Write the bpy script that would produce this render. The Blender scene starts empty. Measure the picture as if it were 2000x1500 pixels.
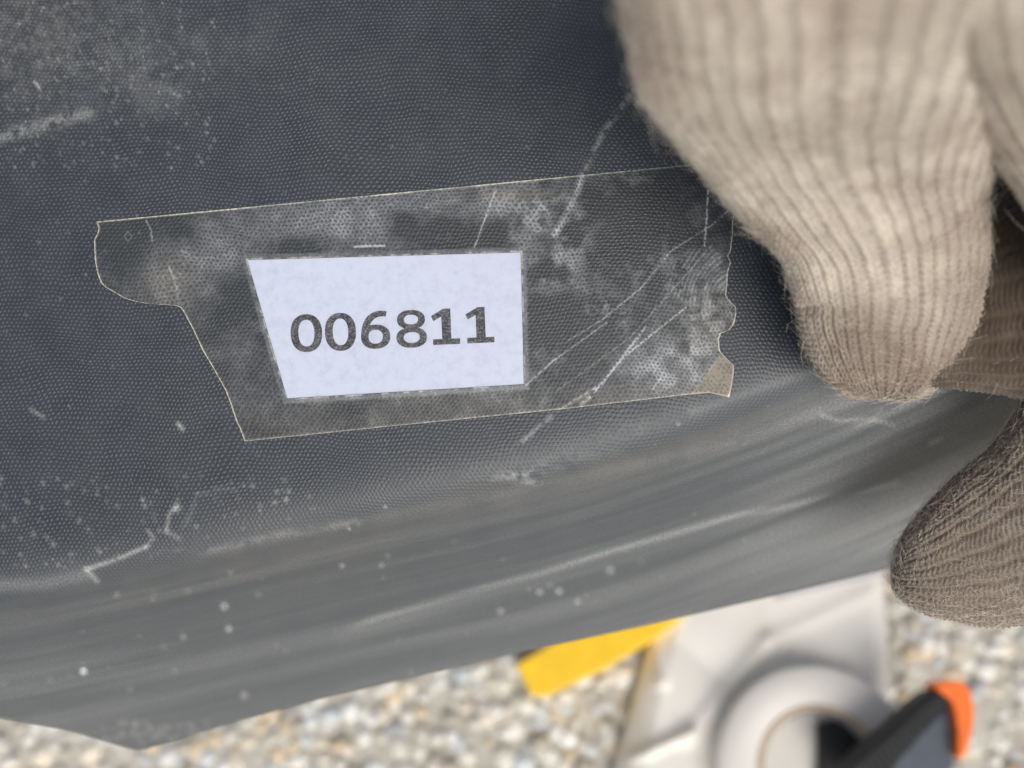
import bpy, math, random
import numpy as np
from mathutils import Vector, Matrix
rad = math.radians
S = bpy.context.scene
C = S.collection
rng = np.random.default_rng(7)

# ------------------------------------------------------------------ camera
TILT = rad(20.0); CAM_H = 0.547; FOC = 0.200; MMPX = 0.12
cam_d = bpy.data.cameras.new('camera'); cam = bpy.data.objects.new('camera', cam_d); C.objects.link(cam)
cam.location = (0, 0, CAM_H); cam.rotation_euler = (TILT, 0, 0)
cam_d.sensor_width = 36; cam_d.lens = 30.0
cam_d.clip_start = 0.005; cam_d.clip_end = 200
cam_d.dof.use_dof = True; cam_d.dof.focus_distance = 0.201; cam_d.dof.aperture_fstop = 6.6
S.camera = cam
# ------------------------------------------------------------------ sky, sun, exposure
SUN_EL = rad(45); SUN_AZ = rad(158)      # azimuth measured clockwise from +Y
w = bpy.data.worlds.new('World'); S.world = w; w.use_nodes = True
nt = w.node_tree
sky = nt.nodes.new('ShaderNodeTexSky'); sky.sky_type = 'NISHITA'; sky.sun_disc = False
sky.sun_elevation = SUN_EL; sky.sun_rotation = SUN_AZ
sky.air_density = 1.0; sky.dust_density = 4.0; sky.ozone_density = 1.0
hs = nt.nodes.new('ShaderNodeHueSaturation'); hs.inputs['Saturation'].default_value = 0.45
nt.links.new(sky.outputs[0], hs.inputs['Color'])
nt.links.new(hs.outputs[0], nt.nodes['Background'].inputs[0])
nt.nodes['Background'].inputs[1].default_value = 0.105
sd = bpy.data.lights.new('sun', 'SUN'); sd.energy = 1.75; sd.angle = rad(46); sd.color = (1.0, 0.95, 0.88)
sun = bpy.data.objects.new('sun', sd); C.objects.link(sun)
dirv = Vector((math.sin(SUN_AZ)*math.cos(SUN_EL), math.cos(SUN_AZ)*math.cos(SUN_EL), math.sin(SUN_EL)))
sun.rotation_euler = dirv.to_track_quat('Z', 'Y').to_euler()
sun.location = dirv*2
S.view_settings.view_transform = 'Standard'; S.view_settings.look = 'None'
S.view_settings.exposure = 0.22; S.view_settings.gamma = 1

# ------------------------------------------------------------------ helpers
ct, st = math.cos(TILT), math.sin(TILT)
def P(px, py, d):
    """point seen at photo pixel (px,py) lying d millimetres in front of the lens -> world metres"""
    px, py, d = np.broadcast_arrays(np.asarray(px, float), np.asarray(py, float), np.asarray(d, float))
    k = MMPX*d/200.0/1000.0
    x = (px-1000)*k; y = (750-py)*k; z = -d/1000.0
    return np.stack([x, y*ct - z*st, y*st + z*ct + CAM_H], -1)
def G(px, py, h=0.0):
    """point at height h (metres) above the ground seen at a photo pixel"""
    px = np.asarray(px, float); py = np.asarray(py, float)
    p = P(px, py, 200.0); o = np.array([0, 0, CAM_H]); v = p-o
    t = (h-CAM_H)/v[..., 2]
    return o + v*t[..., None]

def fbm(x, y, seed=0, octv=4):
    r = np.random.default_rng(seed); out = np.zeros(np.broadcast(x, y).shape); amp = 1.0; tot = 0
    for o in range(octv):
        T = r.random((64, 64)); ox, oy = r.random(2)*64
        a = x*2**o+ox; b = y*2**o+oy
        i = np.floor(a).astype(int); j = np.floor(b).astype(int)
        fa = a-i; fb = b-j; fa = fa*fa*(3-2*fa); fb = fb*fb*(3-2*fb)
        i0, i1, j0, j1 = i % 64, (i+1) % 64, j % 64, (j+1) % 64
        out += amp*((T[i0, j0]*(1-fa)+T[i1, j0]*fa)*(1-fb)+(T[i0, j1]*(1-fa)+T[i1, j1]*fa)*fb)
        tot += amp; amp *= .5
    return out/tot
def sstep(a, b, x):
    t = np.clip((x-a)/(b-a), 0, 1); return t*t*(3-2*t)
def blob(x, y, cx, cy, rx, ry, ang=0):
    c, s = math.cos(rad(ang)), math.sin(rad(ang))
    u = ((x-cx)*c+(y-cy)*s)/rx; v = (-(x-cx)*s+(y-cy)*c)/ry
    return np.exp(-(u*u+v*v))
def polyline(x, y, pts, width, fade=True):
    best = np.full(x.shape, 1e9)
    for (x0, y0), (x1, y1) in zip(pts[:-1], pts[1:]):
        dx, dy = x1-x0, y1-y0
        t = np.clip(((x-x0)*dx+(y-y0)*dy)/(dx*dx+dy*dy), 0, 1)
        best = np.minimum(best, np.hypot(x-x0-t*dx, y-y0-t*dy))
    return np.exp(-(best/width)**2)

def mesh_from(name, verts, faces):
    me = bpy.data.meshes.new(name)
    me.from_pydata([tuple(v) for v in verts], [], [tuple(f) for f in faces]); me.update()
    return me
def grid_mesh(name, pts, closed=False, uv=None, attrs=None, flip=False, smooth=True):
    nv, nu, _ = pts.shape
    me = bpy.data.meshes.new(name)
    me.vertices.add(nv*nu); me.vertices.foreach_set('co', pts.reshape(-1).astype(np.float32))
    idx = np.arange(nv*nu).reshape(nv, nu)
    if closed: idx = np.concatenate([idx, idx[:, :1]], 1)
    a, b, c, d = idx[:-1, :-1], idx[:-1, 1:], idx[1:, 1:], idx[1:, :-1]
    q = np.stack([a, b, c, d] if not flip else [a, d, c, b], -1).reshape(-1, 4)
    nf = len(q)
    me.loops.add(nf*4); me.loops.foreach_set('vertex_index', q.reshape(-1).astype(np.int32))
    me.polygons.add(nf); me.polygons.foreach_set('loop_start', np.arange(nf, dtype=np.int32)*4)
    me.polygons.foreach_set('loop_total', np.full(nf, 4, np.int32))
    me.update(calc_edges=True); me.validate()
    if smooth: me.polygons.foreach_set('use_smooth', np.ones(nf, bool))
    if uv is not None:
        at = me.attributes.new('flat', 'FLOAT_VECTOR', 'POINT')
        at.data.foreach_set('vector', np.concatenate([uv, np.zeros(uv.shape[:2]+(1,))], -1).reshape(-1).astype(np.float32))
    for k, v in (attrs or {}).items():
        at = me.attributes.new(k, 'FLOAT', 'POINT'); at.data.foreach_set('value', v.reshape(-1).astype(np.float32))
    return me
def obj(name, me, mat=None, parent=None, **props):
    o = bpy.data.objects.new(name, me); C.objects.link(o)
    if me is not None and mat is not None: me.materials.clear(); me.materials.append(mat)
    if parent is not None: o.parent = parent; o.matrix_parent_inverse = Matrix.Translation(parent.location).inverted()
    for k, v in props.items(): o[k] = v
    return o
def empty(name, loc, **props):
    o = bpy.data.objects.new(name, None); C.objects.link(o); o.location = loc; o.empty_display_size = .02
    for k, v in props.items(): o[k] = v
    return o
def bevel(o, wdt, seg=2):
    m = o.modifiers.new('bevel', 'BEVEL'); m.width = wdt; m.segments = seg; m.limit_method = 'ANGLE'; m.angle_limit = rad(35)
    return o
def prism(name, pts, up, mat, parent=None, bev=0.0005, seg=2, **props):
    """closed outline (world points) extruded by the vector up"""
    pts = [Vector(p) for p in pts]; up = Vector(up); n = len(pts)
    nrm = sum(((pts[i]-pts[0]).cross(pts[(i+1) % n]-pts[0]) for i in range(n)), Vector())
    if nrm.dot(up) < 0: pts = pts[::-1]
    vs = pts + [p+up for p in pts]
    fs = [list(range(n))[::-1], list(range(n, 2*n))] + [[i, (i+1) % n, n+(i+1) % n, n+i] for i in range(n)]
    o = obj(name, mesh_from(name, vs, fs), mat, parent, **props)
    if bev: bevel(o, bev, seg)
    for p in o.data.polygons: p.use_smooth = False
    return o

# ---------- node expression helper
class NT:
    def __init__(s, name):
        s.m = bpy.data.materials.new(name); s.m.use_nodes = True; s.t = s.m.node_tree
        s.t.nodes.clear(); s.out = s.t.nodes.new('ShaderNodeOutputMaterial')
    def node(s, ty, ins=None, **kw):
        n = s.t.nodes.new(ty)
        for k, v in kw.items(): setattr(n, k, v)
        for k, v in (ins or {}).items(): s.put(n.inputs[k], v)
        return n
    def put(s, sock, v):
        if isinstance(v, V): v = v.k
        if isinstance(v, bpy.types.NodeSocket): s.t.links.new(v, sock)
        else:
            if isinstance(v, tuple) and len(v) == 3 and sock.type == 'RGBA': v = v+(1,)
            sock.default_value = v
    def math(s, op, *a, clamp=False):
        n = s.t.nodes.new('ShaderNodeMath'); n.operation = op; n.use_clamp = clamp
        for i, v in enumerate(a): s.put(n.inputs[i], v)
        return V(s, n.outputs[0])
    def vec(s, op, *a):
        n = s.t.nodes.new('ShaderNodeVectorMath'); n.operation = op
        for i, v in enumerate(a):
            if op == 'SCALE' and i == 1: s.put(n.inputs['Scale'], v)
            else: s.put(n.inputs[i], v)
        return n.outputs['Value'] if op in ('LENGTH', 'DISTANCE', 'DOT_PRODUCT') else n.outputs['Vector']
    def attr(s, name, vec=False):
        n = s.node('ShaderNodeAttribute', attribute_name=name); return n.outputs['Vector'] if vec else V(s, n.outputs['Fac'])
    def noise(s, co, scale, detail=3, rough=.5, dim='3D'):
        n = s.node('ShaderNodeTexNoise', {'Vector': co, 'Scale': scale, 'Detail': detail, 'Roughness': rough}, noise_dimensions=dim)
        return V(s, n.outputs['Fac'])
    def ramp(s, f, lo, hi, a=0.0, b=1.0):
        n = s.node('ShaderNodeMapRange', {'Value': f, 'From Min': lo, 'From Max': hi, 'To Min': a, 'To Max': b}); n.interpolation_type = 'SMOOTHSTEP'
        return V(s, n.outputs['Result'])
    def mix(s, f, a, b):
        n = s.t.nodes.new('ShaderNodeMix'); n.data_type = 'RGBA'
        s.put(n.inputs['Factor'], f); s.put(n.inputs[6], a); s.put(n.inputs[7], b); return n.outputs[2]
    def bump(s, h, strength, dist, normal=None):
        ins = {'Height': h, 'Strength': strength, 'Distance': dist}
        if normal is not None: ins['Normal'] = normal
        return s.node('ShaderNodeBump', ins).outputs[0]
    def principled(s, **kw):
        ins = {k.replace('_', ' '): v for k, v in kw.items()}
        return s.node('ShaderNodeBsdfPrincipled', ins).outputs[0]
    def done(s, sh): s.t.links.new(sh, s.out.inputs[0]); return s.m
class V:
    def __init__(s, t, k): s.t, s.k = t, k
    def __add__(s, o): return s.t.math('ADD', s, o)
    __radd__ = __add__
    def __mul__(s, o): return s.t.math('MULTIPLY', s, o)
    __rmul__ = __mul__
    def __sub__(s, o): return s.t.math('SUBTRACT', s, o)
    def __rsub__(s, o): return s.t.math('SUBTRACT', o, s)
    def clamp(s): return s.t.math('ADD', s, 0.0, clamp=True)

def pebbling(t):
    """moulded dot grain of the panel in flat millimetre coordinates: 0 between, 1 on a dot"""
    co = t.attr('flat', True)
    # gentle flow plus slight irregularity
    n1 = t.node('ShaderNodeTexNoise', {'Vector': co, 'Scale': .03, 'Detail': 1.0}).outputs['Color']
    n2 = t.node('ShaderNodeTexNoise', {'Vector': co, 'Scale': .42, 'Detail': 1.0}).outputs['Color']
    c = t.vec('ADD', co, t.vec('SCALE', t.vec('SUBTRACT', n1, (.5, .5, .5)), 7.5))
    c = t.vec('ADD', c, t.vec('SCALE', t.vec('SUBTRACT', n2, (.5, .5, .5)), .95))
    pitch = 1.06
    def lat(off):
        q = t.vec('ADD', t.vec('DIVIDE', c, (pitch, pitch*1.732, 1.0)), off)
        q = t.vec('SUBTRACT', t.vec('FRACTION', q), (.5, .5, 0))
        q = t.vec('MULTIPLY', q, (1.0, 1.732, 0.0))
        return V(t, t.vec('LENGTH', q))
    d = t.math('MINIMUM', lat((0, 0, 0)), lat((.5, .5, 0)))
    return t.ramp(d, .43, .04), co

# ------------------------------------------------------------------ materials
def mat_panel():
    t = NT('panel_plastic'); dots, co = pebbling(t)
    dust_sheen, lip = t.attr('dust_sheen'), t.attr('lip')
    fine = t.noise(co, 1.6, 4, .65); mid = t.noise(co, .12, 4, .6)
    speck = t.ramp(t.noise(co, 2.2, 2, .5), .69, .78)
    dusty_sheen = (dust_sheen*t.ramp(fine, .25, .75, .35, 1.35)+speck*t.ramp(mid, .4, .7)*.18+.02).clamp()
    col = t.mix(mid, (.014, .019, .027), (.024, .031, .041))
    col = t.mix((dots*t.ramp(mid, .3, .7, .15, .55))*(1-lip), col, (.085, .10, .118))  # gloss highlight on each grain dot painted into its colour
    col = t.mix(lip, col, (.066, .075, .084))
    col = t.mix(t.attr('brown'), col, (.100, .094, .086))
    col = t.mix(dusty_sheen, col, (.50, .51, .505))
    rough = t.ramp(mid, .3, .7, .36, .46)+dust_sheen*.3
    nrm = t.bump(dots*(1-lip*.95)+fine*.22, .6, .00016)
    return t.done(t.principled(Base_Color=col, Roughness=rough, Normal=nrm, Specular_IOR_Level=.42))
def mat_tape():
    t = NT('clear_tape_film'); dots, co = pebbling(t)
    haze, tan, edge, over = t.attr('haze'), t.attr('tan'), t.attr('edge'), t.attr('over'); bridge = t.attr('bridge'); dots = dots*(1-bridge)
    fine = t.noise(co, 1.3, 4, .7); mid = t.noise(co, .22, 3, .6)
    grain = (1-dots*.80*(1-tan*.6))*t.ramp(fine, .25, .75, .5, 1.3)*1.25
    f = (haze*grain*t.ramp(mid, .25, .75, .7, 1.25)*(1-over)+over*.03+edge*t.ramp(fine, .35, .6, .35, 1.0)).clamp()
    col = t.mix(tan, (.37, .395, .43), (.32, .29, .24))
    col = t.mix(edge, col, (.72, .68, .55))
    body = t.principled(Base_Color=col, Roughness=.45, Specular_IOR_Level=.5)
    clear = t.node('ShaderNodeBsdfTransparent', {'Color': t.mix((dots*(1-over)*t.ramp(haze, .05, .35, .3, .62)).clamp(), (.93, .93, .91), (.30, .32, .36))}).outputs[0]
    m1 = t.node('ShaderNodeMixShader', {0: f, 1: clear, 2: body}).outputs[0]
    nrm = t.bump((dots*.7+fine*.3)*(1-over)+fine*.12, .5, .00012)
    gl = t.node('ShaderNodeBsdfGlossy', {'Color': (1, 1, 1, 1), 'Roughness': .22, 'Normal': nrm}).outputs[0]
    fr = V(t, t.node('ShaderNodeFresnel', {'IOR': 1.35, 'Normal': nrm}).outputs[0])*.5
    return t.done(t.node('ShaderNodeMixShader', {0: fr, 1: m1, 2: gl}).outputs[0])
def mat_paper():
    t = NT('label_paper'); co = t.node('ShaderNodeTexCoord').outputs['Object']
    a = t.noise(co, 420, 6, .75); b = t.noise(co, 1800, 3, .6)
    mott = (t.ramp(a, .42, .66)*.65*t.ramp(b, .3, .7, .4, 1.0)).clamp()
    col = t.mix(mott, (.60, .65, .81), (.46, .50, .68))
    return t.done(t.principled(Base_Color=col, Roughness=.6, Normal=t.bump(b, .15, .0001)))
def mat_ink():
    t = NT('printed_ink'); co = t.node('ShaderNodeTexCoord').outputs['Object']
    b = t.noise(co, 2600, 3, .7); a = t.noise(co, 500, 3, .6)
    f = (t.ramp(b, .47, .63)*.5+t.ramp(a, .42, .7)*.25).clamp()
    return t.done(t.principled(Base_Color=t.mix(f, (.020, .020, .026), (.33, .34, .42)), Roughness=.7))
def mat_knit(name, light, dark, stain, stainlev):
    t = NT(name); co = t.node('ShaderNodeTexCoord').outputs['Object']
    uvw = t.attr('flat', True)
    big = t.noise(co, 38, 4, .6); mid = t.noise(co, 190, 4, .65); fi = t.noise(co, 1500, 3, .7)
    streak = t.noise(t.vec('MULTIPLY', uvw, (1.0, .12, 1)), 1.0, 2, .5)
    col = t.mix(t.ramp(mid, .3, .7), dark, light)
    col = t.mix(t.ramp(streak, .35, .7)*.35, col, light)
    col = t.mix((t.ramp(big, .46, .68)*stainlev*t.ramp(mid, .3, .6, .4, 1)).clamp(), col, stain)
    col = t.mix(t.ramp(fi, .3, .7)*.35, col, dark)
    pit_shade = t.attr('pit_shade'); soil = t.attr('soil')
    col = t.mix((soil*t.ramp(mid, .2, .65, .5, 1.1)).clamp(), col, (.21, .165, .13))
    col = t.mix((pit_shade*.75).clamp(), col, (.10, .075, .055))  # shade in the grooves between stitches painted into the colour
    nrm = t.bump(fi, .8, .0004); nrm = t.bump(mid, .5, .0009, nrm)
    return t.done(t.principled(Base_Color=col, Roughness=.95, Normal=nrm, Specular_IOR_Level=.1, Sheen_Weight=.25, Sheen_Roughness=.5))
def mat_flat(name, col, rough=.5, noise_amt=.15, scale=60, bmp=0.0, **kw):
    t = NT(name); co = t.node('ShaderNodeTexCoord').outputs['Object']
    n = t.noise(co, scale, 4, .6)
    lo = tuple(c*(1-noise_amt) for c in col); hi = tuple(min(1, c*(1+noise_amt)) for c in col)
    extra = {}
    if bmp: extra['Normal'] = t.bump(n, .5, bmp)
    return t.done(t.principled(Base_Color=t.mix(t.ramp(n, .3, .7), lo, hi), Roughness=rough, **extra, **kw))

M_PANEL, M_TAPE, M_PAPER, M_INK = mat_panel(), mat_tape(), mat_paper(), mat_ink()
M_KNIT = mat_knit('glove_knit', (.65, .59, .50), (.42, .365, .305), (.33, .25, .205), 1.0)
M_KNIT_DIRTY = mat_knit('glove_knit_soiled', (.30, .255, .21), (.17, .138, .112), (.095, .074, .06), .85)
M_KNIT_SHADED = mat_knit('glove_knit_shaded', (.085, .063, .045), (.045, .032, .023), (.025, .018, .014), .8)  # shade on the rear finger painted into a darker knit colour
M_FUZZ = mat_flat('glove_fibre', (.72, .65, .56), .9, .15)

# ------------------------------------------------------------------ ground
def build_ground():
    n = 90
    x = np.linspace(-1.5, 1.5, n)[None, :]*np.ones((n, 1)); y = np.linspace(-1.2, 1.8, n)[:, None]*np.ones((1, n))
    z = fbm(x*3, y*3, 5)*.004-.003
    me = grid_mesh('ground', np.stack([x, y, z], -1))
    t = NT('mortar'); co = t.node('ShaderNodeTexCoord').outputs['Object']
    a = t.noise(co, 25, 5, .6); b = t.noise(co, 300, 4, .7)
    col = t.mix(t.ramp(a, .3, .7), (.52, .49, .42), (.68, .65, .57)); col = t.mix(t.ramp(b, .4, .7)*.5, col, (.24, .21, .16))
    obj('ground', me, t.done(t.principled(Base_Color=col, Roughness=.9, Normal=t.bump(b, .7, .003))), kind='structure')
def ico():
    import bmesh
    bm = bmesh.new(); bmesh.ops.create_icosphere(bm, subdivisions=2, radius=1)
    v = np.array([tuple(a.co) for a in bm.verts]); f = np.array([[q.index for q in p.verts] for p in bm.faces]); bm.free(); return v, f
def build_gravel():
    v0, f0 = ico(); pts = []
    g = 0.0080
    for iy in range(int(.56/g)):
        for ix in range(int(.84/g)):
            pts.append((-.42+ix*g+rng.uniform(-.5, .5)*g+(iy % 2)*g/2, -.20+iy*g+rng.uniform(-.5, .5)*g))
    pts = np.array(pts); n = len(pts)
    pal = np.array([(.72, .71, .66), (.62, .60, .53), (.52, .50, .45), (.66, .58, .45), (.56, .42, .26), (.40, .42, .44), (.56, .62, .66), (.78, .78, .76), (.33, .29, .23), (.48, .46, .38), (.64, .62, .56)])
    VV = []; CC = []
    for k in range(n):
        r = rng.uniform(.0032, .0072); s = np.array([r*rng.uniform(.8, 1.3), r*rng.uniform(.7, 1.1), r*rng.uniform(.45, .8)])
        a = rng.uniform(0, 6.28); ca, sa = math.cos(a), math.sin(a)
        q = v0*(1+rng.normal(0, .05, (len(v0), 1)))*s
        q = np.stack([q[:, 0]*ca-q[:, 1]*sa, q[:, 0]*sa+q[:, 1]*ca, q[:, 2]], -1)
        VV.append(q+[pts[k, 0], pts[k, 1], rng.uniform(-.0045, .0)])
        CC.append(np.tile((pal[rng.integers(len(pal))]*.80+.20*np.array([.80, .79, .73]))*rng.uniform(1.0, 1.25), (len(v0), 1)))
    VV = np.concatenate(VV); CC = np.concatenate(CC)
    FF = (f0[None]+(np.arange(n)*len(v0))[:, None, None]).reshape(-1, 3)
    me = bpy.data.meshes.new('gravel'); me.vertices.add(len(VV)); me.vertices.foreach_set('co', VV.reshape(-1))
    me.loops.add(FF.size); me.loops.foreach_set('vertex_index', FF.reshape(-1).astype(np.int32))
    me.polygons.add(len(FF)); me.polygons.foreach_set('loop_start', np.arange(len(FF), dtype=np.int32)*3)
    me.polygons.foreach_set('loop_total', np.full(len(FF), 3, np.int32)); me.update(calc_edges=True)
    me.polygons.foreach_set('use_smooth', np.ones(len(FF), bool))
    at = me.attributes.new('tint', 'FLOAT_COLOR', 'POINT'); at.data.foreach_set('color', np.concatenate([CC, np.ones((len(CC), 1))], 1).reshape(-1).astype(np.float32))
    t = NT('pebble_stone'); co = t.node('ShaderNodeTexCoord').outputs['Object']
    tint = t.node('ShaderNodeAttribute', attribute_name='tint').outputs['Color']
    b = t.noise(co, 420, 4, .7)
    col = t.mix(t.ramp(b, .35, .7)*.5, tint, (.30, .27, .22))
    obj('gravel', me, t.done(t.principled(Base_Color=col, Roughness=.6, Normal=t.bump(b, .4, .001))), kind='stuff',
        label='pale and ochre pebbles bedded in the ground under the panel', category='gravel')
build_ground(); build_gravel()

# ------------------------------------------------------------------ panel
cr_x = np.array([-500, 0, 200, 400, 600, 800, 1000, 1200, 1400, 1600, 1800, 2000, 2500.])
cr_y = np.array([1190, 1145, 1105, 1060, 1010, 965, 920, 868, 800, 725, 640, 550, 350.])
ed_x = np.array([-500, 0, 130, 270, 460, 640, 1000, 1270, 1560, 1740, 2000, 2500.])
ed_y = np.array([1240, 1398, 1420, 1462, 1404, 1356, 1272, 1214, 1147, 1104, 1030, 870.])
def smooth_interp(x, X, Y, w=60):
    o = np.linspace(-w, w, 9); return np.mean([np.interp(x+k, X, Y) for k in o], 0)
crease = lambda x: smooth_interp(x, cr_x, cr_y, 120)
edge = lambda x: smooth_interp(x, ed_x, ed_y, 22)
def panel_depth(px, py):
    c = crease(px); e = edge(px)
    t = (py-c)/(350.0)
    k = .06; tp = k*np.log1p(np.exp(np.clip(t/k, -40, 40)))      # rounded start of the turn
    d = 200.0 + 26*tp+30*tp**2
    d += 1.5*np.sin((px-300)/900.)-((py-600)/600.)**2*1.0
    d -= 9*np.clip((px-1400)/600., 0, 1.5)**2*sstep(-.3, .8, t)        # end brought nearer, shaped so the lip catches more light
    # low step along the lip
    d -= 1.2*sstep(.34, .44, t+.05*np.sin(px/300.))*sstep(500, 1300, px)
    return d
def build_panel():
    nu, na, nb = 820, 260, 170
    px = np.linspace(-420, 2350, nu)[None, :]
    ta = np.linspace(0, 1, na)[:, None]; tb = np.linspace(0, 1, nb+1)[1:, None]
    c = crease(px); e = edge(px)
    y = np.concatenate([-430+(c-60+430)*ta, (c-60)+(e-(c-60))*tb], 0)
    x = np.broadcast_to(px, y.shape).copy()
    d = panel_depth(x, y); p = P(x, y, d)
    # unrolled coordinates in mm
    vv = np.zeros_like(x); vv[1:] = np.cumsum(np.linalg.norm(np.diff(p, axis=0), axis=2), 0)*1000
    j0 = np.argmin(np.abs(y-400), 0); vv -= vv[j0, np.arange(nu)][None]; vv = (750-400)*MMPX - vv - (y[j0, np.arange(nu)][None]-400)*MMPX
    uv = np.stack([x*MMPX, vv], -1)
    t = (y-c)/350.
    n1 = fbm(x/60, y/60, 3); n2 = fbm(x/12, y/12, 4); n3 = fbm(x/700., (y-c)/26., 8)      # n3: long streaks along the lip
    dust_sheen = np.zeros_like(x)
    # worn upper left corner
    dust_sheen += .10*blob(x, y, 60, 60, 220, 130)*sstep(.35, .7, n2)+.07*blob(x, y, 330, 110, 220, 90)*n2
    dust_sheen += .26*polyline(x, y, [(-60, 285), (20, 262), (90, 240), (175, 222)], 13)*sstep(.25, .6, n2)
    dust_sheen += .10*blob(x, y, 330, 140, 150, 60, -30)*sstep(.45, .65, n1)
    # long scratch running down from the glove, and its tail below the tape
    dust_sheen += .30*polyline(x, y, [(1255, 160), (1215, 205), (1175, 265), (1140, 335), (1112, 405)], 5.5)*sstep(.30, .58, n2)
    dust_sheen += .42*polyline(x, y, [(1092, 800), (1060, 828), (1040, 845), (1014, 867)], 4)*sstep(.35, .55, n2)
    # scuffs on the turn
    dust_sheen += (.45*polyline(x, y, [(168, 1112), (230, 1092), (285, 1068)], 4.5)+.25*polyline(x, y, [(285, 1068), (300, 1050), (288, 1036)], 4))*sstep(.1, .5, n2)
    dust_sheen += .30*polyline(x, y, [(168, 1112), (190, 1135)], 5)+.16*polyline(x, y, [(-20, 1143), (90, 1140), (170, 1122)], 14)
    dust_sheen += .30*polyline(x, y, [(325, 1040), (330, 1005), (345, 988)], 4)+.45*blob(x, y, 345, 992, 8, 7)+.18*polyline(x, y, [(325, 1036), (350, 1052)], 5)
    dust_sheen += .10*polyline(x, y, [(360, 1030), (385, 970), (420, 955), (460, 958)], 6)*sstep(.3, .6, n2)
    dust_sheen += .22*polyline(x, y, [(290, 1085), (420, 1075), (560, 1040), (700, 1020)], 8)*sstep(.35, .7, n2)*.6
    dust_sheen += .55*polyline(x, y, [(348, 828), (357, 838)], 4)+.25*polyline(x, y, [(60, 800), (85, 815)], 4)
    dust_sheen += .5*polyline(x, y, [(68, 160), (78, 174)], 3)+.2*polyline(x, y, [(334, 180), (352, 188)], 3.5)
    dust_sheen += .35*blob(x, y, 1010, 928, 45, 8, -6)*sstep(.3, .6, n2)+.30*blob(x, y, 1035, 942, 22, 7)*sstep(.3, .6, n2)+.12*blob(x, y, 1080, 905, 110, 14, -12)*sstep(.3, .6, n2)
    # long pale line on the lip
    ln = [(668, 1232), (740, 1205), (900, 1160), (1060, 1120), (1200, 1076), (1310, 1045), (1420, 1012), (1560, 985), (1750, 945)]
    dust_sheen += (.16+.20*sstep(600, 1000, x))*polyline(x, y, ln, 7)*sstep(.15, .6, n3)*sstep(660, 730, x)+.05*polyline(x, y-16, ln, 18)
    dust_sheen += .12*polyline(x, y, [(1350, 805), (1480, 760), (1600, 722)], 8)
    dust_sheen += .22*polyline(x, y, [(1605, 812), (1640, 822), (1700, 818), (1745, 830)], 5)+.12*polyline(x, y, [(1672, 832), (1700, 826), (1722, 800)], 5)
    dust_sheen += .8*polyline(x, y, [(1818, 866), (1838, 857)], 5)
    dust_sheen += .10*blob(x, y, 1820, 800, 200, 22, -6)*n3
    dust_sheen += (.03+.06*sstep(.2, 1., t)+.34*sstep(1250, 1900, x))*sstep(.0, .8, n3)*sstep(0, .25, t)+.02*n1  # towards the right, bright sheen of the lip painted in with its dust
    dust_sheen += .07*polyline(x, y, [(350, 1082), (700, 1020), (1000, 962), (1250, 905), (1400, 872), (1600, 800)], 11)*sstep(.1, .6, n1)
    dust_sheen += .045*sstep(.45, .72, n3)*sstep(.05, .25, t)+.018*sstep(.5, .62, fbm(x/900., (y-c)/9., 18))*sstep(.1, .3, t)  # glossy streaks along the lip painted in as pale colour
    # dried drops
    drops = [(163, 1311, 8, .8), (438, 1184, 9, .35), (447, 1228, 8, .35), (358, 1244, 7, .2), (477, 1358, 9, .25), (978, 1194, 8, .28), (1054, 1156, 8, .3), (1092, 1155, 8, .35), (1128, 1175, 8, .25), (1192, 1114, 9, .28), (752, 990, 4, .35), (682, 1033, 4, .3), (668, 1105, 6, .25), (745, 1104, 6, .2), (228, 1162, 7, .15), (1325, 828, 4, .4)]
    for k in range(150):
        dx, dy = rng.uniform(0, 620), rng.uniform(930, 1110)
        if dy > 1140-dx*.22: continue
        drops.append((dx, dy, rng.uniform(2.2, 5.5), rng.uniform(.05, .26)))
    for k in range(60): drops.append((rng.uniform(0, 1500), rng.uniform(1000, 1440), rng.uniform(4, 8), rng.uniform(.04, .12)))
    for k in range(60): drops.append((rng.uniform(180, 430), rng.uniform(1410, 1455), rng.uniform(5, 9), rng.uniform(.03, .10)))
    for k in range(300): drops.append((rng.uniform(0, 420)**1.0, rng.uniform(0, 330), rng.uniform(2, 3.5), rng.uniform(.05, .3)))
    for k in range(220): drops.append((rng.uniform(0, 1500), rng.uniform(0, 900), rng.uniform(1.8, 3), rng.uniform(.05, .22)))
    X0, XS = -420, 2770/(nu-1)
    for (dx, dy, r, a) in drops:
        i0, i1 = max(0, int((dx-3*r-X0)/XS)), min(nu, int((dx+3*r-X0)/XS)+2)
        xs, ys = x[:, i0:i1], y[:, i0:i1]
        dust_sheen[:, i0:i1] += a*np.exp(-(((xs-dx)/r)**2+((ys-dy)/r)**2)**1.5)
    brown = .45*blob(x, y, 20, 60, 190, 150)*n1+.55*blob(x, y, 1150, 920, 420, 26, -12)*.6*sstep(.3, .6, n1)+.28*sstep(.02, .12, t)*sstep(.6, .15, t)*sstep(.2, .8, n3)
    brown += .35*blob(x, y, 500, 1100, 380, 90, -8)*n1
    lip = sstep(-.30, .25, t)*.75+.25*sstep(.3, 1.0, t)
    # edge returns: turn the sheet back for its thickness (3 mm)
    back = P(x[-1:], y[-1:]+6, d[-1:]+3.0); back2 = P(x[-1:]*1.0, y[-1:]-14, d[-1:]+5.0)
    rows = [p, back, back2]
    # rear face follows the front 3 mm behind, coarse
    rear = P(x[::-12], y[::-12]-10, d[::-12]+4.5)
    rows.append(rear[1:])
    pts = np.concatenate(rows, 0); extra = pts.shape[0]-p.shape[0]
    ext = lambda a: np.concatenate([a, np.repeat(a[-1:], extra, 0)], 0)
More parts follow.
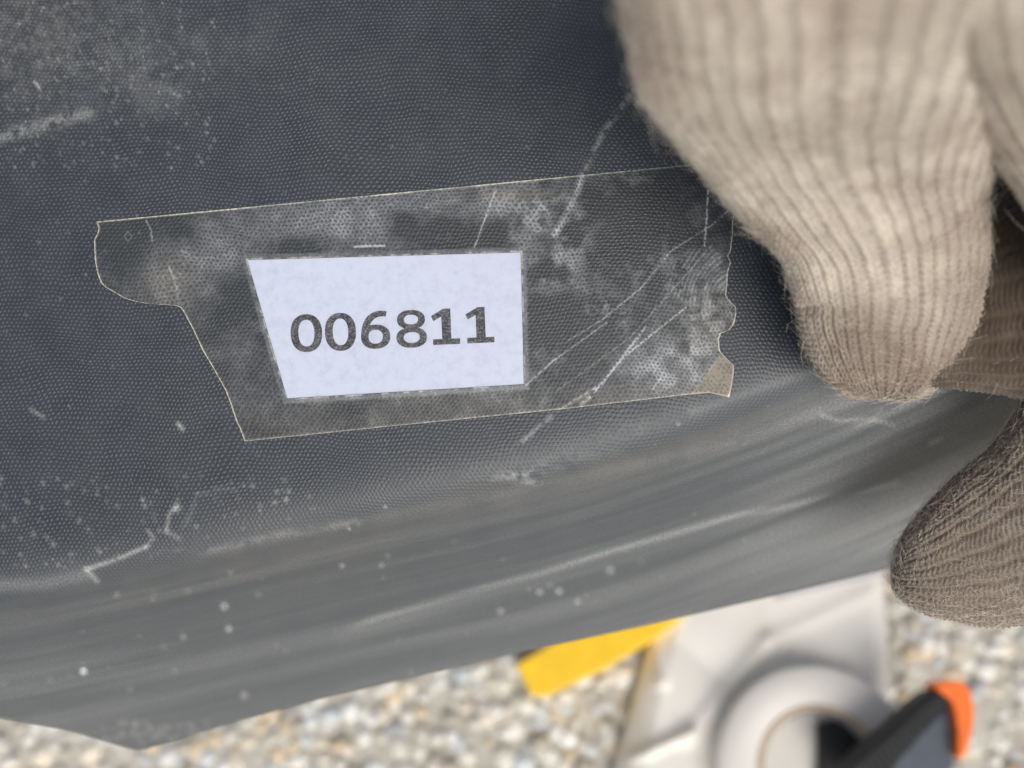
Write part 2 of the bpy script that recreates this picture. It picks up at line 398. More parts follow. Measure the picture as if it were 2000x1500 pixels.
    me = grid_mesh('plastic_panel', pts, uv=ext(uv), attrs={'dust_sheen': np.clip(ext(dust_sheen), 0, .95), 'brown': np.clip(ext(brown), 0, 1), 'lip': ext(lip)}, flip=True)
    obj('plastic_panel', me, M_PANEL, label='dark grey grained plastic panel with scuffed curved lip, held above the gravel', category='plastic panel')
build_panel()

# ------------------------------------------------------------------ paper label with its number
def on_panel(px, py, lift): return P(px, py, panel_depth(np.asarray(px, float), np.asarray(py, float))-lift)
LAB = [(483, 508), (1017, 493), (1023, 750), (561, 778)]
def build_label():
    n, m = 60, 34
    u = np.linspace(0, 1, n)[None, :]; v = np.linspace(0, 1, m)[:, None]
    (x0, y0), (x1, y1), (x2, y2), (x3, y3) = LAB
    x = (1-v)*((1-u)*x0+u*x1)+v*((1-u)*x3+u*x2); y = (1-v)*((1-u)*y0+u*y1)+v*((1-u)*y3+u*y2)
    top = on_panel(x, y, .22); 
    # 0.1 mm sheet with a rim
    rim = on_panel(x, y, .10)
    lab = obj('paper_label', grid_mesh('paper_label', top, flip=True), M_PAPER, label='white paper label printed 006811 under the clear tape', category='label')
    loop = [(0, i) for i in range(n)]+[(j, n-1) for j in range(1, m)]+[(m-1, i) for i in range(n-2, -1, -1)]+[(j, 0) for j in range(m-2, 0, -1)]
    a = np.array([[top[p], rim[p]] for p in loop]); me = grid_mesh('paper_edge', a.transpose(1, 0, 2), closed=True, smooth=False)
    obj('paper_edge', me, M_PAPER, lab)
    # digit frame: origin at lower-left of the number, baseline rising slightly to the right
    bx = np.array([392/400., -17/400.]); H = 71.0
    def place(pt, x0, y0):                     # pt in units: x right, y up, in pixels of the photograph
        x, y = pt; s = .055                    # verticals lean a little left at the top
        return (x0+x*bx[0]-y*s*.75, y0+x*bx[1]-y)
    def stroke(path, wid, x0, y0, lift, closed=False):
        """variable-width strip"""
        path = np.array(path, float); wid = np.array(wid, float)
        if closed: tan = np.roll(path, -1, 0)-np.roll(path, 1, 0)
        else: tan = np.gradient(path, axis=0)
        tan /= np.linalg.norm(tan, axis=1)[:, None]; nr = np.stack([-tan[:, 1], tan[:, 0]], 1)
        a, b = path+nr*wid[:, None]/2, path-nr*wid[:, None]/2
        if closed: a = np.vstack([a, a[:1]]); b = np.vstack([b, b[:1]])
        A = [place(q, x0, y0) for q in a]; B = [place(q, x0, y0) for q in b]
        pa = on_panel(np.array([q[0] for q in A]), np.array([q[1] for q in A]), lift); pb = on_panel(np.array([q[0] for q in B]), np.array([q[1] for q in B]), lift)
        return pa, pb
    def ring(cx, cy, rx, ry, tx, ty, x0, y0, lift, e=2.25):
        th = np.linspace(0, 2*math.pi, 72, endpoint=False)
        c, s = np.cos(th), np.sin(th)
        sup = lambda rx, ry: np.stack([cx+rx*np.sign(c)*abs(c)**(2/e), cy+ry*np.sign(s)*abs(s)**(2/e)], 1)
        o, i = sup(rx, ry), sup(rx-tx, ry-ty)
        o = np.vstack([o, o[:1]]); i = np.vstack([i, i[:1]])
        f = lambda q: on_panel(*np.array([place(k, x0, y0) for k in q]).T, lift)
        return f(o), f(i)
    def strips(name, ss, polys=()):
        vs, fs = [], []
        for a, b in ss:
            k = len(vs); n = len(a); vs += list(a)+list(b); fs += [[k+i, k+i+1, k+n+i+1, k+n+i] for i in range(n-1)]
        for pl in polys:
            k = len(vs); vs += list(pl); fs.append(list(range(k, k+len(pl))))
        return obj(name, mesh_from(name, vs, fs), M_INK, lab)
    L = .235
    def zero(x0, y0, w_):
        o = strips('digit', [ring(w_/2, H/2-.5, w_/2, H/2+1.5, 15.6, 11.0, x0, y0, L)]); o['label'] = 'printed digit 0'
    zero(569, 687, 63); zero(636, 684.5, 62)
    # 6
    x0, y0 = 706, 681
    tt = np.linspace(0, 1, 40)
    ctrl = np.array([(50, 66), (38, 68), (25, 66), (13, 56), (7, 40), (6.6, 26)])
    def bez(c, t):
        c = [np.array(q, float) for q in c]; n = len(c)-1
        return sum(math.comb(n, i)*((1-t)**(n-i)*t**i)[:, None]*c[i] for i in range(n+1))
    tail = bez([(52, 65.5), (32, 71), (7, 60), (8.2, 24)], tt)
    s = [ring(29.2, 22.2, 29.2, 23.6, 15.0, 10.0, x0, y0, L), stroke(tail, 10.4+4.6*tt, x0, y0, L+.012)]
    strips('digit', s)['label'] = 'printed digit 6'
    # 8
    x0, y0 = 775, 679
    s = [ring(30.5, 18.6, 30.5, 20.0, 14.6, 9.6, x0, y0, L), ring(30.5, 53.6, 27.8, 18.6, 13.8, 9.2, x0, y0, L+.012)]
    strips('digit', s)['label'] = 'printed digit 8'
    # 1 1
    one = [(3, 0), (57, 0), (57, 11), (40, 11), (40, 70), (26, 70), (1, 56.5), (5.5, 46.5), (21.5, 55), (21.5, 11), (3, 11)]
    for x0, y0 in ((843, 674), (910, 671)):
        pp = np.array([place((a, b), x0, y0) for a, b in one])
        strips('digit', [], [on_panel(pp[:, 0], pp[:, 1], L)])['label'] = 'printed digit 1'
build_label()

# ------------------------------------------------------------------ clear tape
def build_tape():
    sl = (433-322)/(1345-188.)                                   # slope of the long edges
    left = [(188, 433), (193, 446), (190, 458), (184, 470), (185, 510), (190, 540), (197, 560), (206, 569), (222, 578), (242, 590), (262, 596), (285, 600), (320, 601), (345, 602), (352, 605), (358, 613), (376, 646), (395, 688), (412, 716), (440, 764), (450, 790), (462, 826), (468, 836), (478, 862)]
    right = [(1452, 312), (1448, 360), (1440, 400), (1432, 432), (1431, 460), (1427, 490), (1422, 500), (1428, 512), (1422, 530), (1420, 560), (1418, 578), (1424, 586), (1437, 597), (1438, 610), (1434, 630), (1424, 645), (1408, 655), (1404, 668), (1406, 690), (1414, 698), (1434, 712), (1432, 735), (1428, 760), (1424, 776)]
    B = lambda p: p[1]+sl*p[0]
    la = np.array([(B(p), p[0]) for p in left]); ra = np.array([(B(p), p[0]) for p in right])
    nv, nu = 300, 800
    v = np.linspace(0, 1, nv)[:, None]; u = np.linspace(0, 1, nu)[None, :]
    b0 = B(left[0]); bb = b0+(la[-1, 0]-b0)*v
    xl = np.interp(bb, la[:, 0], la[:, 1]); 
    rb = (ra[:, 0]-ra[0, 0])/(ra[-1, 0]-ra[0, 0])*(la[-1, 0]-b0)+b0; xr = np.interp(bb, rb, ra[:, 1])
    xl = xl+1.2*(fbm(v*60, v*0, 31)-.5); xr = xr+1.5*(fbm(v*60, v*0, 32)-.5)
    x = xl+(xr-xl)*u
    # y: the top edge and bottom edge are nearly straight; right end slightly wider
    yb = bb-sl*x
    ybot = np.interp(x, [478, 780, 1100, 1350, 1385, 1424, 1440], [862, 831, 799, 770, 767, 776, 779]); ytop = 433-sl*(x-188)
    fac = (yb-ytop)/(862+sl*478-b0)
    y = ytop+(ybot-ytop)*fac
    lift = np.full(x.shape, .10)
    # over and beside the label the film rides up
    (x0, y0), (x1, y1), (x2, y2), (x3, y3) = LAB
    def edge_d(ax, ay, bx_, by_):                                # signed distance, inside positive
        dx, dy = bx_-ax, by_-ay; return ((x-ax)*dy-(y-ay)*dx)/math.hypot(dx, dy)*-1
    di = np.minimum.reduce([edge_d(x0, y0, x1, y1), edge_d(x1, y1, x2, y2), edge_d(x2, y2, x3, y3), edge_d(x3, y3, x0, y0)])
    over = sstep(-1.5, 1.0, di); near = sstep(-15, -1, di)
    lift += .22*near
    fold = (x-1350)*(690-768)-(y-768)*(1408-1350)                # right of the line (1350,768)-(1408,690)
    fmask = sstep(0, 500, -(-fold))*sstep(640, 700, y)
    fd = ((x-1350)*(768-690)+(y-768)*(1408-1350))/math.hypot(78, 58)
    fm = sstep(-2, 3, fd)*sstep(675, 700, y)
    lift += np.clip(fd, 0, 60)**1.3*.012*fm
    p = P(x, y, panel_depth(x, y)-lift)
    uv = np.stack([x*MMPX, (750-y)*MMPX], -1)
    n1 = fbm(x/55, y/40, 11); n2 = fbm(x/14, y/14, 12); n3 = fbm(x/30, y/30, 13, 5)
    h = .09+.24*(n1-.5)+.16*(n3-.5)-.05*sstep(1000, 1200, x)*sstep(700, 600, y)
    A = lambda amp, *a: amp*blob(x, y, *a)
    h += A(.30, 640, 440, 170, 55, -8)+A(.12, 860, 385, 120, 30, -5)+A(.28, 420, 520, 90, 60, -30)+A(.22, 310, 560, 40, 70, -10)
    h -= A(.35, 560, 478, 72, 22)+A(.30, 800, 440, 50, 28, 30)+A(.22, 900, 450, 90, 30)+A(.20, 245, 480, 50, 70)+A(.22, 460, 570, 50, 45)+A(.10, 330, 430, 60, 30)
    h += A(.42, 1075, 425, 75, 45, 10)*sstep(.3, .65, n3)*1.3+A(.35, 1110, 500, 70, 60)*sstep(.35, .65, n3)+A(.22, 1000, 400, 60, 30)
    h -= A(.20, 1190, 470, 70, 50)+A(.18, 1120, 650, 110, 90)+A(.10, 1250, 420, 120, 60)
    h += A(.42, 1320, 700, 95, 55, -20)*sstep(.25, .6, n3)+A(.30, 1390, 620, 60, 45)*sstep(.25, .6, n2)+A(.2, 1280, 730, 90, 40)
    h += A(.45, 1168, 602, 28, 17)*sstep(.3, .6, n2)+A(.35, 1222, 622, 14, 26, 20)*sstep(.3, .55, n2)+A(.15, 1245, 440, 8, 22)
    # fingerprint: curved ridges inside an oval
    fx, fy = x-1368, y-545; rr = np.hypot(fx*1.0, fy*1.0+.0)
    ridge = .5+.5*np.sin(np.hypot((x-1440)/1.0, (y-600)/1.25)/7.6*2*math.pi*1.0+2.2*(fbm(x/40, y/40, 21)-.5)*3)
    oval = sstep(1.15, .85, np.hypot(fx/66, fy/62))
    h += oval*(.27*ridge+.03)*sstep(.2, .5, n2)
    # band where the film bridges down from the paper
    nb = sstep(-13, -8, di)*(1-over); h = h*(1-nb)+nb*(.24+.10*(n2-.5))
    # strip below the label, brownish
    h += .04*sstep(775, 800, y+ .06*(x-560))
    def scr(pts, w_, a, k=12): 
        return a*polyline(x, y, pts, w_)*sstep(.12, .42, fbm(x/k, y/k, 40+k))
    h += scr([(1440, 395), (1390, 440), (1310, 490), (1255, 560), (1175, 625), (1110, 665)], 1.6, .55)
    h += scr([(1390, 480), (1230, 660), (1120, 740), (1085, 765)], 1.4, .35)
    h += scr([(1185, 630), (1080, 705), (1028, 752)], 1.8, .65, 16)
    h += scr([(1383, 372), (1380, 430), (1376, 480)], 1.9, .8)
    h += scr([(968, 372), (950, 420), (926, 485)], 1.6, .7)
    h += scr([(1260, 640), (1175, 750), (1110, 790), (1090, 802)], 3.0, .55)
    h += scr([(1340, 600), (1215, 700), (1150, 780)], 1.8, .7)
    h += scr([(1150, 775), (1135, 790)], 5, .5)
    h += scr([(1165, 265), (1140, 335), (1125, 380), (1095, 440), (1085, 460)], 6, .55)
    h += scr([(285, 430), (295, 450), (298, 470)], 2, .5)+scr([(250, 452), (258, 462), (250, 472), (243, 462), (250, 452)], 1.8, .4)
    h += scr([(1290, 740), (1275, 760)], 2, .4)+scr([(330, 520), (345, 560), (350, 600)], 2, .35)
    h += A(.6, 822, 397, 13, 10)*sstep(.4, .5, n2)
    h += scr([(690, 482), (730, 480), (750, 480)], 2.2, .9)
    h = h+.10*sstep(.42, .78, n3)*sstep(560, 900, x)*sstep(.2, .8, n2)+.07*sstep(.4, .8, n2)
    h = np.clip(h, .03, .9)
    tan = np.clip(.12+A(.5, 330, 550, 60, 60)+.40*sstep(770, 810, y+.05*(x-560))+A(.6, 1000, 380, 120, 12)+A(.35, 1390, 640, 60, 70), 0, 1)
    tan = tan*(1-.7*nb)
    h = np.maximum(h, fm*(.84+.1*n2)); tan = np.maximum(tan, fm)
    ed = np.minimum(np.minimum(u*(xr-xl), (1-u)*(xr-xl)), np.minimum(v, 1-v)*429*1.0+0*x)
    el = np.exp(-(u*(xr-xl)/2.2)**2); er = np.exp(-((1-u)*(xr-xl)/2.0)**2)*.8
    et = 0*x+np.exp(-(v*429/2.0)**2)*(.55+.5*sstep(.4, .7, fbm(x/80, y*0, 51))); eb = 0*x+np.exp(-((1-v)*429/2.0)**2)*.55
    edg = np.clip(np.maximum.reduce([el, er, et, eb]), 0, 1)  # glint along the tape edges painted as a pale line
    # bright printed ring of trapped air round the paper
    edg = np.maximum(edg, .45*np.exp(-((di+1.5)/1.6)**2)*sstep(.35, .6, n2))
    me = grid_mesh('clear_tape', p, uv=uv, attrs={'haze': h, 'tan': tan, 'edge': edg, 'over': over, 'bridge': np.maximum(nb, oval*.55)}, flip=True)
    obj('clear_tape', me, M_TAPE, label='torn strip of clear adhesive tape, scratched and hazy, over the paper label', category='tape')
build_tape()

# ------------------------------------------------------------------ gloved hand
def catmull(K, n):
    K = np.array(K, float); m = len(K)
    Kp = np.vstack([2*K[0]-K[1], K, 2*K[-1]-K[-2]])
    t = np.linspace(0, m-1-1e-9, n); i = t.astype(int); f = (t-i)[:, None]
    a, b, c, d = Kp[i], Kp[i+1], Kp[i+2], Kp[i+3]
    return .5*((2*b)+(-a+c)*f+(2*a-5*b+4*c-d)*f**2+(-a+3*b-3*c+d)*f**3)
def loft(stations, ribs, per, rows, seed, amp=.00075, stitch=1.45, creases=(), lump=.0012, arc=(0, 1)):
    """stations: (Lx,Ly,Rx,Ry,depth,half_thickness mm) -> knitted tube; returns base points, normals, displaced points, uv, pit"""
    K = catmull(stations, 400)
    c0 = P((K[:, 0]+K[:, 2])/2, (K[:, 1]+K[:, 3])/2, K[:, 4])
    wd = np.abs(K[:, 2]-K[:, 0])+np.abs(K[:, 3]-K[:, 1])
    L = P(K[:, 0], K[:, 1], K[:, 4]); 
    s = np.concatenate([[0], np.cumsum(np.maximum(np.linalg.norm(np.diff(L, axis=0), axis=1), np.linalg.norm(np.diff(P(K[:, 2], K[:, 3], K[:, 4]), axis=0), axis=1))*.5+.5*np.linalg.norm(np.diff(c0, axis=0), axis=1))])
    ss = np.linspace(0, s[-1], rows)
    K = np.stack([np.interp(ss, s, K[:, j]) for j in range(6)], 1)
    Lp = P(K[:, 0], K[:, 1], K[:, 4]); Rp = P(K[:, 2], K[:, 3], K[:, 4]); Cc = (Lp+Rp)/2; Hh = (Rp-Lp)/2
    tow = np.array([0, 0, CAM_H])-Cc; tow /= np.linalg.norm(tow, axis=1)[:, None]
    nu = ribs*per; th = np.linspace(0, 2*np.pi, nu, endpoint=False)[None, :]
    e = 2.3; cc = np.sign(np.cos(th))*abs(np.cos(th))**(2/e); sn = np.sign(np.sin(th))*abs(np.sin(th))**(2/e)
    base = Cc[:, None]-Hh[:, None]*cc[..., None]+tow[:, None]*(K[:, 5]/1000)[:, None, None]*sn[..., None]
    du = np.roll(base, -1, 1)-np.roll(base, 1, 1); dv = np.gradient(base, axis=0)
    nr = np.cross(du, dv); nl = np.linalg.norm(nr, axis=2)[..., None]; nr = nr/np.maximum(nl, 1e-12)
    out = base-Cc[:, None]; sg = np.sign(np.median(np.sum(nr*out, -1))); nr *= sg
    tipf = np.clip(np.linalg.norm(Hh, axis=1)/.006, 0.15, 1)[:, None]
    U = np.broadcast_to(th/(2*np.pi)*ribs, base.shape[:2]); Vv = np.broadcast_to((ss*1000/stitch)[:, None], base.shape[:2])
    U2 = U+.15*(fbm(U/5, Vv/9, seed)-.5)*2+.16*(fbm(U/1.6, Vv/2.5, seed+6)-.5)*2; V2 = Vv+.8*(fbm(U/6, Vv/8, seed+1)-.5)*2
    cu = U2-np.floor(U2)-.5
    groove = np.abs(cu)*2                                        # 0 mid column, 1 between columns
    ph = V2+groove*.55
    leg = .5+.5*np.cos(2*np.pi*ph)
    col = 1-groove**2.5
    h = col*(.50+.50*leg)-.30*np.exp(-(cu/.12)**2)
    vary = .55+.9*fbm(U/4, Vv/7, seed+2)
    pit_shade = np.clip((1-col)*(.6+.6*(1-leg)), 0, 1)*.6*vary
    lumps = (fbm(U/9, Vv/16, seed+3)-.5)*2*lump+(fbm(U/1.5, Vv/2.2, seed+4)-.5)*.00030
    # rows where the cloth folds
    cz = 0
    for (vc, wv, a, u0, u1) in creases:
        m_ = sstep(u0, u0+3, U)*sstep(u1, u1-3, U)
        cz = cz-a*np.exp(-((ss[:, None]*1000-vc-1.6*(fbm(U/6, Vv*0, 77)-.5))/wv)**2)*m_
    disp = (h*amp*vary*1.15*(.62+.38*sstep(.45, .8, np.linspace(0, 1, rows))[:, None])+lumps)*tipf+cz
    pts = base+nr*disp[..., None]
    # wrap seam is periodic except the noise: blend last ribs
    return base, nr, pts, np.stack([U, Vv], -1), pit_shade, K
def close_tip(pts):
    return np.concatenate([pts, np.repeat(pts[-1:].mean(1, keepdims=True), pts.shape[1], 1)], 0)
FZ = []
def glove_part(name, stations, ribs, per, rows, seed, mat, root, nf, flen=.0028, **kw):
    base, nr, pts, uv, pit_shade, K = loft(stations, ribs, per, rows, seed, **kw)
    blend = np.ones(pts.shape[1]); k = per*2
    # make the noise meet across the seam (at the silhouette's left extreme)
    w_ = np.linspace(0, 1, k); d_ = pts-base
    tgt = (d_[:, :1]+d_[:, -1:])/2
    d_[:, :k] = d_[:, :k]*w_[None, :, None]+tgt*(1-w_)[None, :, None]; d_[:, -k:] = d_[:, -k:]*w_[::-1][None, :, None]+tgt*(1-w_[::-1])[None, :, None]
    pts = base+d_
    vr = np.linspace(0, 1, pts.shape[0])[:, None]
    soil = np.clip(.22+.60*sstep(.55, .95, vr)+1.1*(fbm(uv[..., 0]/5, uv[..., 1]/10, seed+9)-.5)*1.2, 0, .85)*(1 if mat == M_KNIT else .4)
    pc = close_tip(pts); ex = lambda a: np.concatenate([a, a[-1:]], 0)
    me = grid_mesh(name, pc, closed=True, uv=ex(uv), attrs={'pit_shade': ex(pit_shade), 'soil': ex(soil)})
    o = obj(name, me, mat, root)
    # make normals point outwards
    me.calc_loop_triangles()
    p = me.polygons[len(me.polygons)//2]; 
    ij = p.vertices[0]; i, j = divmod(ij, pc.shape[1]); 
    if Vector(nr[min(i, nr.shape[0]-1), j]).dot(p.normal) < 0: me.flip_normals()
    # fibre roots
    ii = rng.integers(3, pts.shape[0]-2, nf); jj = rng.integers(0, pts.shape[1], nf)
    FZ.append((pts[ii, jj], nr[ii, jj], flen, rng.uniform(.5, 1, nf)))
    return o
def build_fuzz(name, sets, root, mat, wid=.000042):
    VV, FF = [], []; k0 = 0; seg = 5
    for roots, nrm, fl, rn in sets:
        n = len(roots)
        tg = rng.normal(0, 1, (n, 3)); tg -= nrm*np.sum(tg*nrm, 1)[:, None]; tg /= np.linalg.norm(tg, axis=1)[:, None]
        bt = np.cross(nrm, tg)
        ln = fl*rng.gamma(2.2, .33, n)
        up = rng.uniform(.15, .75, n); curl = rng.uniform(-2.6, 2.6, n)
        P0 = roots-nrm*.0001; pos = [P0]; 
        for s in range(seg):
            f = (s+1)/seg; a = curl*f
            dr = tg*np.cos(a)[:, None]+bt*np.sin(a)[:, None]
            stp = dr+nrm*(up*(1-f*.9))[:, None]
            pos.append(pos[-1]+stp*(ln/seg)[:, None])
        for s, q in enumerate(pos):
            r = wid*(1-.6*s/seg)
            for m in range(3):
                an = m*2.094; VV.append((k0, s, m, q+(nrm*math.cos(an)+bt*math.sin(an))*r))
        k0 += n
    # assemble per set to keep indices simple
    verts = []; faces = []; base = 0; it = iter(VV)
    for roots, *_ in sets:
        n = len(roots); arr = np.stack([next(it)[3] for _ in range((seg+1)*3)], 1)      # n, (seg+1)*3, 3
        verts.append(arr.reshape(-1, 3))
        f = []
        for s in range(seg):
            for m in range(3):
                a = s*3+m; b = s*3+(m+1) % 3; f.append((a, b, b+3, a+3))
        f = np.array(f)[None]+(base+np.arange(n)*(seg+1)*3)[:, None, None]
        faces.append(f.reshape(-1, 4)); base += n*(seg+1)*3
    V_ = np.concatenate(verts); F_ = np.concatenate(faces)
    me = bpy.data.meshes.new(name); me.vertices.add(len(V_)); me.vertices.foreach_set('co', V_.reshape(-1))
    me.loops.add(F_.size); me.loops.foreach_set('vertex_index', F_.reshape(-1).astype(np.int32))
    me.polygons.add(len(F_)); me.polygons.foreach_set('loop_start', np.arange(len(F_), dtype=np.int32)*4)
    me.polygons.foreach_set('loop_total', np.full(len(F_), 4, np.int32)); me.update(calc_edges=True)
    return obj(name, me, mat, root, kind='stuff')

hand = empty('gloved_hand', tuple(P(2450, 450, 190)), label='hand in a soiled beige knitted work glove gripping the right end of the panel', category='gloved hand')
# pointing finger and the back of the hand above it
glove_part('glove_finger', [
    (1190, -260, 2120, -280, 118, 22), (1205, -120, 2100, -120, 121, 22), (1222, 10, 2070, 20, 127, 22), (1238, 100, 2040, 130, 135, 22),
    (1262, 185, 1990, 215, 144, 21), (1308, 265, 1948, 285, 154, 19.5), (1378, 348, 1925, 350, 164, 18), (1450, 428, 1930, 430, 173, 16.5),
    (1520, 500, 1927, 510, 180, 15.5), (1553, 575, 1908, 596, 184, 14.5), (1572, 640, 1884, 664, 188, 13.5), (1594, 697, 1860, 716, 191, 12.5),
    (1628, 739, 1824, 750, 193, 10), (1662, 761, 1790, 766, 194, 6.5), (1705, 770, 1755, 771, 195, 2)],
    44, 12, 640, 100, M_KNIT, hand, 13000, flen=.0030, stitch=1.5, lump=.0020, creases=((104, 1.3, .0012, 2, 12), (108, 1.0, .0007, 6, 15)))
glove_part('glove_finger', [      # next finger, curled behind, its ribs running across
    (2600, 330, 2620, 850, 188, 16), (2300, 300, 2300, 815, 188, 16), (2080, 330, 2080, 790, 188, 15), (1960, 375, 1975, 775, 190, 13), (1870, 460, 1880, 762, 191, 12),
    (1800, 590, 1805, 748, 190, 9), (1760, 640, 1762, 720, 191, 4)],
    26, 12, 300, 140, M_KNIT_SHADED, hand, 350)
glove_part('glove_finger', [      # knuckle closing the gap at the right edge
    (1740, -280, 2500, -280, 118, 22), (1760, -80, 2480, -80, 122, 22), (1795, 80, 2440, 80, 130, 22), (1850, 200, 2400, 200, 142, 20), (1938, 300, 2350, 310, 155, 17), (2000, 385, 2300, 400, 160, 15), (2045, 480, 2250, 490, 165, 12), (2085, 560, 2200, 565, 168, 6), (2120, 600, 2150, 602, 170, 2)],
    32, 12, 320, 180, M_KNIT, hand, 1500)
glove_part('glove_thumb', [
    (2600, 250, 2700, 1120, 196, 22), (2350, 420, 2420, 1160, 198, 20), (2150, 610, 2200, 1190, 201, 18), (2010, 770, 2060, 1207, 203, 16.5), (1940, 862, 1960, 1216, 205, 15.5),
    (1872, 925, 1888, 1214, 206, 14.5), (1812, 985, 1828, 1201, 207, 13), (1775, 1030, 1786, 1182, 208, 10.5), (1751, 1070, 1756, 1158, 209, 7), (1741, 1100, 1743, 1130, 210, 3)],
    34, 12, 460, 220, M_KNIT_DIRTY, hand, 20000, flen=.0030)
glove_part('glove_palm', [
    (2250, -260, 3000, -260, 160, 26), (2300, 100, 3000, 100, 172, 28), (2450, 400, 3000, 400, 180, 24), (2550, 700, 3000, 700, 188, 22), (2600, 950, 2950, 950, 192, 22), (2500, 1100, 2800, 1100, 195, 10), (2600, 1150, 2680, 1150, 196, 2)],
    80, 4, 160, 260, M_KNIT, hand, 10)
build_fuzz('glove_fuzz', FZ, hand, M_FUZZ)

# ------------------------------------------------------------------ things lying on the gravel
def gz(pts, h): return [tuple(G(x, y, h)) for x, y in pts]
# yellow plastic wedge
def build_yellow():
    m = mat_flat('yellow_plastic', (.95, .59, .03), .4, .06, 80)
    root = empty('yellow_wedge', tuple(G(1150, 1290, .004)), label='yellow plastic wedge lying on the gravel half under the panel', category='wedge')
    prism('wedge_body', gz([(1006, 1298), (1040, 1360), (1070, 1360), (1180, 1308), (1272, 1254), (1340, 1200), (1330, 1150), (1200, 1185)], .022), (0, 0, -.016), m, root, .0015, 3)
build_yellow()
# white bag
def build_bag():
    n, k = 150, 150
    u = np.linspace(0, 1, n)[None, :]; v = np.linspace(0, 1, k)[:, None]
    xl = 1300-100*v-10*np.sin(v*5); xr = 1735+38*v+6*np.sin(v*9)
    xl = np.interp(v, [0, .3, .46, .66, 1], [1340, 1280, 1246, 1204, 1140]); xr = np.interp(v, [0, .3, .72, .80, 1], [1735, 1752, 1762, 1725, 1700])
    x = xl+(xr-xl)*u; y = 1000+760*v+0*u
    base = G(x, y, .02)
    X, Y = base[..., 0]*1000, base[..., 1]*1000
    hgt = .014+.008*fbm(X/70, Y/90, 61, 2)+.004*np.abs(fbm((X+Y)/50, (X-Y)/120, 62, 1)-.5)*2
    def ridge(x0, y0, x1, y1, w_, a): return a*polyline(x, y, [(x0, y0), (x1, y1)], w_)
    hgt += ridge(1340, 1440, 1500, 1250, 18, .003)+ridge(1500, 1250, 1740, 1140, 16, .0015)+ridge(1275, 1230, 1290, 1330, 14, .006)+ridge(1240, 1480, 1350, 1430, 12, .005)
    hgt += ridge(1620, 1350, 1700, 1380, 12, .004)+ridge(1540, 1290, 1640, 1300, 20, -.003)
    eg = np.minimum(np.minimum(u, 1-u)*10, 1); hgt = .004+(hgt-.004)*np.sqrt(eg)
    p = base.copy(); p[..., 2] = hgt
    t = NT('white_bag_film'); co = t.node('ShaderNodeTexCoord').outputs['Object']
    a = t.noise(co, 22, 3, .6)
    col = t.mix(t.ramp(a, .5, .75)*.6, (.88, .85, .79), (.82, .76, .64))
    bod = t.principled(Base_Color=col, Roughness=.65, Normal=t.bump(t.noise(co, 60, 3, .5), .3, .001))
    tl = t.node('ShaderNodeBsdfTranslucent', {'Color': (.85, .83, .8, 1)}).outputs[0]
    m = t.done(t.node('ShaderNodeMixShader', {0: .15, 1: bod, 2: tl}).outputs[0])
    bag = obj('plastic_bag', grid_mesh('plastic_bag', p, flip=True), m, label='crumpled white plastic bag spread on the gravel below the thumb', category='bag')
    so = bag.modifiers.new('thickness', 'SOLIDIFY'); so.thickness = .0006
    # grey strip standing in for a fold's shadow near the panel's edge
    prism('fold_shadow_strip', gz([(1510, 1150), (1512, 1172), (1738, 1118), (1738, 1085)], .036), (0, 0, .001), mat_flat('fold_shadow_grey', (.50, .49, .50), .5, .08), bag, 0)
build_bag()
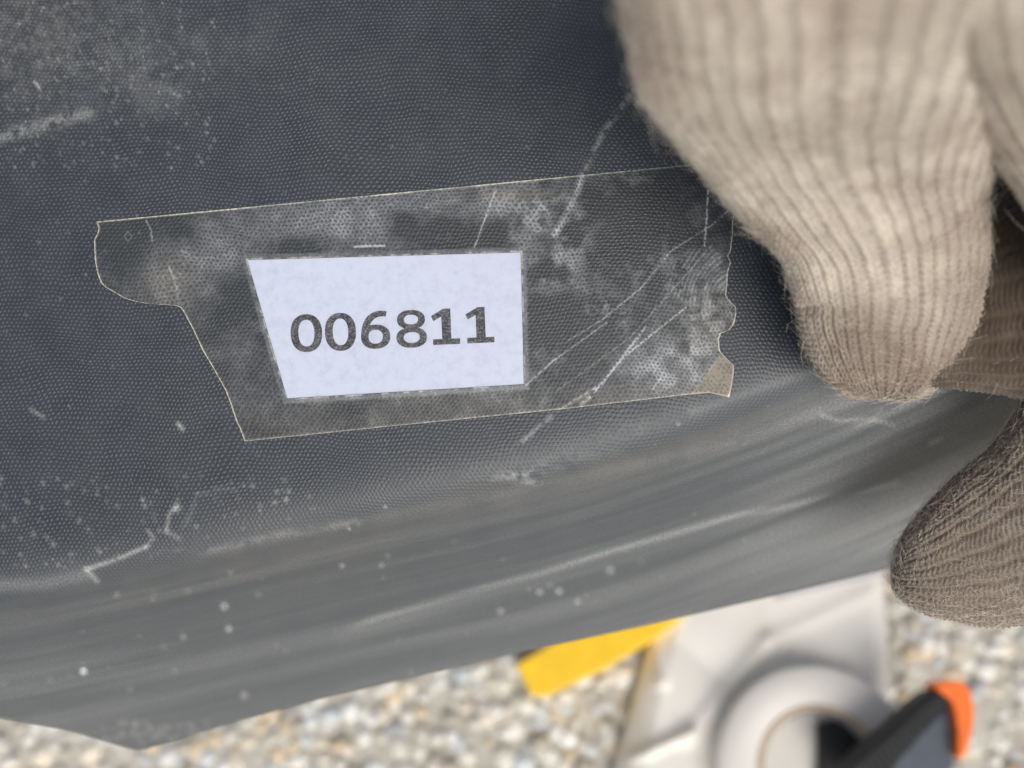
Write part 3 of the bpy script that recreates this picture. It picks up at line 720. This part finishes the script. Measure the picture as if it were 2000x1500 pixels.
# roll of clear tape with a cardboard core, lying on the bag
def build_roll():
    c = G(1607, 1512, .034); R0, R1, h0, h1 = .0330, .0356, .010, .034
    c = np.array([c[0], c[1], 0])
    root = empty('tape_roll', (c[0], c[1], h0), label='roll of clear packing tape with tan cardboard core lying on the white bag', category='tape roll')
    def tube(name, ra, rb, z0, z1, mat, n=96):
        th = np.linspace(0, 2*np.pi, n, endpoint=False)
        e = .0006
        prof = [(ra, z0+e), (ra, z1-e), (ra+e, z1), (rb-e, z1), (rb, z1-e), (rb, z0+e), (rb-e, z0), (ra+e, z0), (ra, z0+e)]
        pts = np.array([[(c[0]+r*math.cos(a), c[1]+r*math.sin(a), z) for a in th] for r, z in prof])
        o = obj(name, grid_mesh(name, pts, closed=True, flip=False), mat, root)
        m = o.data
        o.data.update(); return o
    tube('core', R0, R1, h0, h1+.0005, mat_flat('core_card', (.62, .47, .33), .7, .1, 200))
    t = NT('wound_tape'); co = t.node('ShaderNodeTexCoord').outputs['Object']
    body = t.principled(Base_Color=(.84, .80, .75), Roughness=.5, Transmission_Weight=.15, IOR=1.4)
    tube('tape_winding', R1+.0002, .056, h0, h1, t.done(body))
    # inner lining
    tube('inner_lining', R0-.0022, R0-.0002, h0+.001, h1-.004, mat_flat('grey_lining', (.30, .30, .31), .5, .1))
build_roll()
# utility knife
def build_knife():
    slate = mat_flat('slate_plastic', (.085, .10, .125), .45, .1, 90)
    black = mat_flat('black_rubber', (.016, .017, .018), .6, .2, 200)
    orange = mat_flat('orange_plastic', (1.0, .19, .03), .4, .05, 90)
    root = empty('utility_knife', tuple(G(1790, 1460, .03)), label='dark utility knife with ribbed black grip and orange end, beside the tape roll', category='utility knife')
    H = .062
    def up(h): return (0, 0, h)
    prism('knife_body', gz([(1700, 1560), (1746, 1478), (1800, 1420), (1852, 1372), (1872, 1400), (1876, 1440), (1868, 1490), (1840, 1570), (1780, 1640)], H-.006), up(-.014), slate, root, .003, 3)
    prism('grip', gz([(1640, 1520), (1690, 1462), (1742, 1420), (1790, 1372), (1828, 1344), (1862, 1360), (1850, 1378), (1800, 1428), (1748, 1482), (1700, 1560)], H-.002), up(-.020), black, root, .003, 3)
    prism('end_cap', gz([(1826, 1336), (1850, 1328), (1880, 1330), (1896, 1345), (1903, 1380), (1902, 1420), (1894, 1455), (1880, 1484), (1871, 1478), (1872, 1430), (1866, 1390), (1858, 1366), (1840, 1352)], H+.001), up(-.016), orange, root, .002, 3)
    prism('roll_dark_fill', gz([(1600, 1412), (1650, 1408), (1700, 1440), (1760, 1500), (1740, 1640), (1610, 1640)], .026), up(-.008), black, root, .002, 3)  # black block added for the dark inside of the tape roll, no knife part
    a0, a1 = np.array([1838, 1350.]), np.array([1686, 1484.]); b0, b1 = np.array([1858, 1368.]), np.array([1716, 1528.])
    n = 17
    rib = None
    for k in range(n):
        f = k/(n-1); a = a0+(a1-a0)*f; b = b0+(b1-b0)*f; dv = (a1-a0)/np.linalg.norm(a1-a0)*3.0
        prism('grip_rib', gz([tuple(a-dv), tuple(b-dv), tuple(b+dv), tuple(a+dv)], H-.002), up(.0014), black, root, 0)
build_knife()
